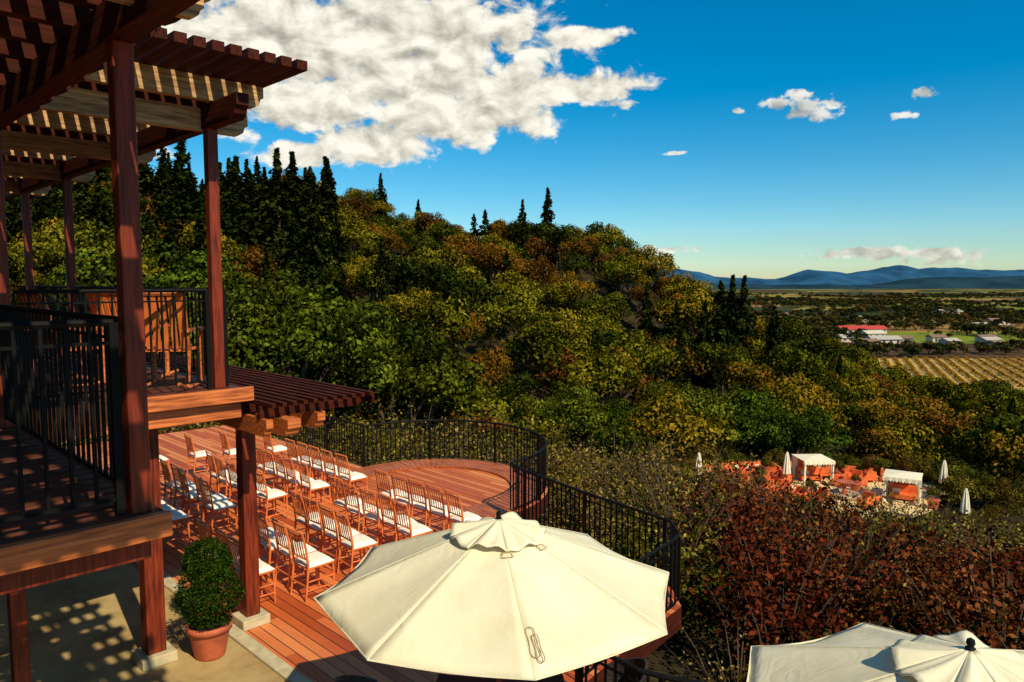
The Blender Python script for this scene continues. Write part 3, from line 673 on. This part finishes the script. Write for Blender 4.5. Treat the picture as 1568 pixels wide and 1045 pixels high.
# ------------------------------------------------------------ lower terrace
TZ=-12.3
ter=[(24+10*math.cos(t)*(1+.08*math.sin(3*t)+.05*math.sin(5*t+1)),57+6.8*math.sin(t)*(1+.07*math.cos(4*t))) for t in np.linspace(0,2*math.pi,60,endpoint=False)]
n=len(ter); mb=MB(); mb.add([(x,y,TZ) for x,y in ter],[tuple(range(n))],tanpav); mb.obj('lower_terrace',rot=False)
def closed_umb(x,y,z,h=2.7):
    mb=MB(); mb.tube([(0,0,0),(0,0,h)],.03,wz,8); n=16; prof=[(.06,h-.02),(.14,h-.25),(.22,h-.7),(.28,h-1.2),(.34,h-1.75),(.22,h-1.8)]
    vs=[];fs=[]
    for r,zz in prof:
        for k in range(n): t=2*math.pi*k/n; rr=r*(1 if k%2 else .72); vs.append((rr*math.cos(t),rr*math.sin(t),zz))
    for i in range(len(prof)-1):
        for k in range(n): fs.append((i*n+k,i*n+(k+1)%n,(i+1)*n+(k+1)%n,(i+1)*n+k))
    mb.add(vs,fs,creamfab); mb.lathe([(0,.12),(.3,.1),(.32,0),(0,0)],iron,16); mb.lathe([(0,h+.12),(.04,h+.05),(.02,h),(0,h)],wz,8)
    mb.obj('closed_umbrella',rot=False,loc=(x,y,z))
for x,y in ((14.9,58),(22,58.2),(33.0,55.5)): closed_umb(x,y,TZ,2.9)
closed_umb(31.5,50.3,float(H(31.5,50.3)),2.6)
def cabana(x,y,rz,s=1.0):
    mb=MB(); w=1.3*s; h=2.2*s
    for a in (-w,w):
        for b in (-w,w): mb.box(a-.05,a+.05,b-.05,b+.05,0,h,creamfab)
    mb.add([(-w-.1,-w-.1,h),(w+.1,-w-.1,h),(w+.1,w+.1,h),(-w-.1,w+.1,h),(0,0,h+.18*s)],[(0,1,4),(1,2,4),(2,3,4),(3,0,4),(3,2,1,0)],creamfab)
    for k in range(12):
        a=-w-.1+k*(2*w+.2)/12; b2=a+(2*w+.2)/12; mb.add([(a,-w-.11,h+.01),(b2,-w-.11,h+.01),(b2,-w-.11-.05*(k%2),h-.22),((a+b2)/2,-w-.14,h-.34),(a,-w-.11-.05*((k+1)%2),h-.22)],[(0,4,3,2,1)],creamfab)
    for k in range(14):
        a=-w+2*w*k/14; mb.add([(a,w,.05),(a+2*w/14,w-.06*(k%2*2-1),.05),(a+2*w/14,w-.06*(k%2*2-1),h),(a,w,h)],[(0,1,2,3)],redfab if k in(3,4,5,6,7,8,9,10) else creamfab)
    # gathered curtains at the corners
    for sx in (-w,w):
        for sy in (-w+.12,w-.2):
            vs=[];fs=[]
            for (rr,zz) in ((.30,h-.02),(.20,h*.72),(.10,h*.5),(.17,h*.25),(.24,.05)):
                for q in range(12): t=2*math.pi*q/12; r2=rr*(1 if q%2 else .75); vs.append((sx*.94+.5*r2*math.cos(t),sy+r2*math.sin(t)*.8,zz))
            for i in range(4):
                for q in range(12): fs.append((i*12+q,i*12+(q+1)%12,(i+1)*12+(q+1)%12,(i+1)*12+q))
            mb.add(vs,fs,creamfab)
    mb.box(-w*.8,w*.8,-.2,w*.8,.15,.45,redfab); mb.box(-w*.8,w*.8,w*.6,w*.82,.45,1.0,redfab)
    mb.box(-w*.6,-w*.1,w*.3,w*.55,.46,.75,creamfab)
    mb.obj('cabana',rot=False,loc=(x,y,TZ),rz=rz)
cabana(24.8,60,0.05,.9); cabana(29.4,54.6,-.55,.9)
mb=MB(); 
mb.box(-.38,.38,-.4,.4,.22,.42,redfab); mb.box(-.38,.38,.28,.42,.42,.85,redfab); mb.box(-.46,-.38,-.4,.42,.1,.6,redfab); mb.box(.38,.46,-.4,.42,.1,.6,redfab)
for a in (-.38,.38):
    for b in (-.35,.35): mb.box(a-.03,a+.03,b-.03,b+.03,0,.22,wz)
lme=mb.mesh('lounge_chair')
placed=[]
for i in range(46):
    ok=False
    for _ in range(60):
        t=random.uniform(0,2*math.pi); r=random.uniform(.3,.93); x=24+9.5*r*math.cos(t); y=57+6.2*r*math.sin(t)
        if ((x<22 and y>54) or y>59.5 or random.random()<.05) and math.hypot(x-24.8,y-60)>1.7 and math.hypot(x-29.4,y-54.6)>1.7 and all(math.hypot(x-a,y-b)>1.05 for a,b in placed): ok=True; break
    if ok: placed.append((x,y)); inst('lounge_chair',lme,(x,y,TZ),random.uniform(0,6.28),1.1)
def sofa(x,y,rz,L=1.3):
    mb=MB(); mb.box(-L,L,-.45,.45,.1,.42,redfab); mb.box(-L,L,.25,.5,.42,.95,redfab); mb.box(-L-.14,-L,-.45,.5,.1,.65,redfab); mb.box(L,L+.14,-.45,.5,.1,.65,redfab)
    for k in (-.7,0,.7): mb.box(k*L-.2,k*L+.2,.1,.24,.43,.75,creamfab)
    mb.obj('garden_sofa',rot=False,loc=(x,y,TZ),rz=rz,bevel=.04)
sofa(17.5,61.6,.3); sofa(20.2,62.4,.1); sofa(31.6,59,-.8)
mb=MB(); mb.lathe([(0,0),(1.1,0),(1.15,.1),(1.15,.35),(1.05,.38),(1.0,.28),(0,.26)],stucco,32); mb.lathe([(.22,.26),(.15,.6),(.14,.9),(.25,1.0),(.6,1.2),(.65,1.28),(.55,1.25),(0,1.15)],terra,24)
mb.obj('fountain',rot=False,loc=(25.4,55.4,TZ),smooth=True)
for (x,y,s) in ((17,60,1),(20,58.5,1),(27.3,60.5,1),(31.3,57,1.2),(21.5,61,1),(29.5,60,1.2),(15.9,56.5,1.2),(22.6,54.8,1),(27,57,.8),(19,55.4,1.1),(30.6,52.6,1)):
    e=empty('potted_shrub',(x,y,TZ)); mb=MB(); mb.lathe([(0,0),(.3,0),(.42,.6),(.46,.62),(.46,.7),(.36,.7),(0,.66)],terra,20); mb.obj('pot',rot=False,parent=e)
    o=bpy.data.objects.new('foliage',shr_v[0]); col.objects.link(o); o.parent=e; o.location=(0,0,.5); o.scale=(.9*s,.9*s,1.2*s)
def lantern(x,y):
    z=float(H(x,y)); mb=MB(); mb.tube([(0,0,0),(0,0,3.0)],[.07,.05],iron,8); mb.box(-.16,.16,-.16,.16,3.0,3.45,stucco); mb.add([(-.24,-.24,3.45),(.24,-.24,3.45),(.24,.24,3.45),(-.24,.24,3.45),(0,0,3.7)],[(0,1,4),(1,2,4),(2,3,4),(3,0,4),(3,2,1,0)],iron); mb.obj('lantern_post',rot=False,loc=(x,y,z))
lantern(7.4,41); 
closed_umb(4.2,42,float(H(4.2,42)),3.6)
# ------------------------------------------------------------ world
w=bpy.data.worlds.new('World'); scene.world=w; w.use_nodes=True; nt=w.node_tree; bg=nt.nodes['Background']
sh=Vector((.58,-.815,0)).normalized(); el=math.radians(44); sd=Vector((sh.x*math.cos(el),sh.y*math.cos(el),math.sin(el)))
sky=N(nt,'ShaderNodeTexSky',sky_type='NISHITA'); sky.sun_disc=False; sky.sun_elevation=el; sky.sun_rotation=math.atan2(sh.x,sh.y); sky.air_density=1.0; sky.dust_density=.1; sky.ozone_density=3
hs=N(nt,'ShaderNodeHueSaturation'); hs.inputs['Saturation'].default_value=1.6; hs.inputs['Hue'].default_value=.482; hs.inputs['Value'].default_value=1.25; nt.links.new(sky.outputs[0],hs.inputs['Color'])
tn=N(nt,'ShaderNodeMix',data_type='RGBA',blend_type='MULTIPLY'); tn.inputs[0].default_value=1; tn.inputs[7].default_value=(.80,1.0,1.12,1); nt.links.new(hs.outputs[0],tn.inputs[6])
tc=N(nt,'ShaderNodeTexCoord'); sp=N(nt,'ShaderNodeSeparateXYZ'); nt.links.new(tc.outputs['Generated'],sp.inputs[0])
az=math_n(nt,'MULTIPLY',math_n(nt,'ARCTAN2',sp.outputs[0],sp.outputs[1]),57.2958)
eld=math_n(nt,'MULTIPLY',math_n(nt,'ARCSINE',sp.outputs[2]),57.2958)
cb=N(nt,'ShaderNodeCombineXYZ'); nt.links.new(az,cb.inputs[0]); nt.links.new(eld,cb.inputs[1])
def vm(op,a,b=None):
    n=N(nt,'ShaderNodeVectorMath',operation=op)
    for i,v in enumerate((a,b)):
        if v is None: continue
        if isinstance(v,tuple): n.inputs[i].default_value=v
        else: nt.links.new(v,n.inputs[i])
    return n
def cnoise(vec,scale,detail,rough=.6,dist=0):
    n=N(nt,'ShaderNodeTexNoise'); n.inputs['Scale'].default_value=scale; n.inputs['Detail'].default_value=detail; n.inputs['Roughness'].default_value=rough; n.inputs['Distortion'].default_value=dist
    nt.links.new(vec,n.inputs['Vector']); return n.outputs[0]
st=vm('MULTIPLY',cb.outputs[0],(1,1.5,1)).outputs[0]
big=[(-9,17.6,13.5,3.8),(-7,14.6,11.5,2.8),(-4.2,12.2,8.5,2.3),(-10.5,10.2,5.2,1.9),(3.6,14.2,6,1.4),(-16,17,9,4.5),(5,17.6,3.4,.8),(-15.6,12.6,6,2.2),(-12,23,15,5),(-15.7,9.2,2.6,1.1),(-22,15,7,5),(60,30,22,5),(-80,28,25,7),(140,35,30,8)]
small=[(19.3,12.5,1.6,.6),(21.7,11.9,2.2,.9),(20.8,12.9,1.2,.5),(28.6,12.3,.9,.5),(27.5,11,1.2,.35),(8.4,13,1.2,.4),(12.3,9.4,1.2,.2),(26,1.9,5,.6),(10.8,2.3,3.5,.4),(16.6,12.1,.6,.25),(30,1.7,3,.8)]
def field(lst):
    cur=None
    for (a,e,ra,re) in lst:
        l=vm('LENGTH',vm('MULTIPLY',vm('SUBTRACT',cb.outputs[0],(a,e,0)).outputs[0],(1/ra,1/re,0)).outputs[0]).outputs['Value']
        v=math_n(nt,'SUBTRACT',1,l)
        cur=v if cur is None else math_n(nt,'MAXIMUM',cur,v)
    return cur
n1=cnoise(st,.34,12,.58,.35); st2=vm('ADD',st,(.5,1.1,0)).outputs[0]; n2=cnoise(st2,.34,8,.52,.35)
n3=cnoise(st,1.1,8,.6,.4)
B=math_n(nt,'ADD',math_n(nt,'MAXIMUM',field(big),-3),math_n(nt,'MULTIPLY_ADD',n1,2.5,-1.20))
Sm=math_n(nt,'ADD',math_n(nt,'MAXIMUM',field(small),-3),math_n(nt,'MULTIPLY_ADD',n3,2.4,-1.3))
mr=N(nt,'ShaderNodeMapRange',interpolation_type='SMOOTHSTEP'); mr.inputs[1].default_value=-.05; mr.inputs[2].default_value=.34; nt.links.new(B,mr.inputs[0])
mr2=N(nt,'ShaderNodeMapRange',interpolation_type='SMOOTHSTEP'); mr2.inputs[1].default_value=0; mr2.inputs[2].default_value=.5; nt.links.new(Sm,mr2.inputs[0])
den=math_n(nt,'MAXIMUM',mr.outputs[0],math_n(nt,'MULTIPLY',mr2.outputs[0],.85))
shd=math_n(nt,'MULTIPLY_ADD',math_n(nt,'SUBTRACT',n1,n2),2.6,.70)
crmp=ramp(nt,[(0,(4.6,4.4,3.8)),(.35,(6.8,6.5,5.5)),(.7,(10,9.6,8.2)),(1,(12.5,12,10.5))],shd)
mx=N(nt,'ShaderNodeMix',data_type='RGBA'); nt.links.new(den,mx.inputs[0]); nt.links.new(tn.outputs[2],mx.inputs[6]); nt.links.new(crmp.outputs[0],mx.inputs[7])
nt.links.new(mx.outputs[2],bg.inputs[0]); bg.inputs[1].default_value=.082
L=bpy.data.lights.new('sun','SUN'); L.energy=5.0; L.angle=math.radians(.5); L.color=(1,.88,.62); lo=bpy.data.objects.new('sun',L); lo.rotation_euler=sd.to_track_quat('Z','Y').to_euler(); lo.location=(0,-20,40); col.objects.link(lo)
cam=bpy.data.cameras.new('camera'); cam.sensor_width=36; cam.lens=26; cam.clip_end=30000; cam.clip_start=.05
co=bpy.data.objects.new('camera',cam); co.location=(0,0,4.2); co.rotation_euler=(math.radians(90-4.65),0,0); col.objects.link(co); scene.camera=co
scene.view_settings.view_transform='Standard'; scene.view_settings.look='None'; scene.view_settings.exposure=0
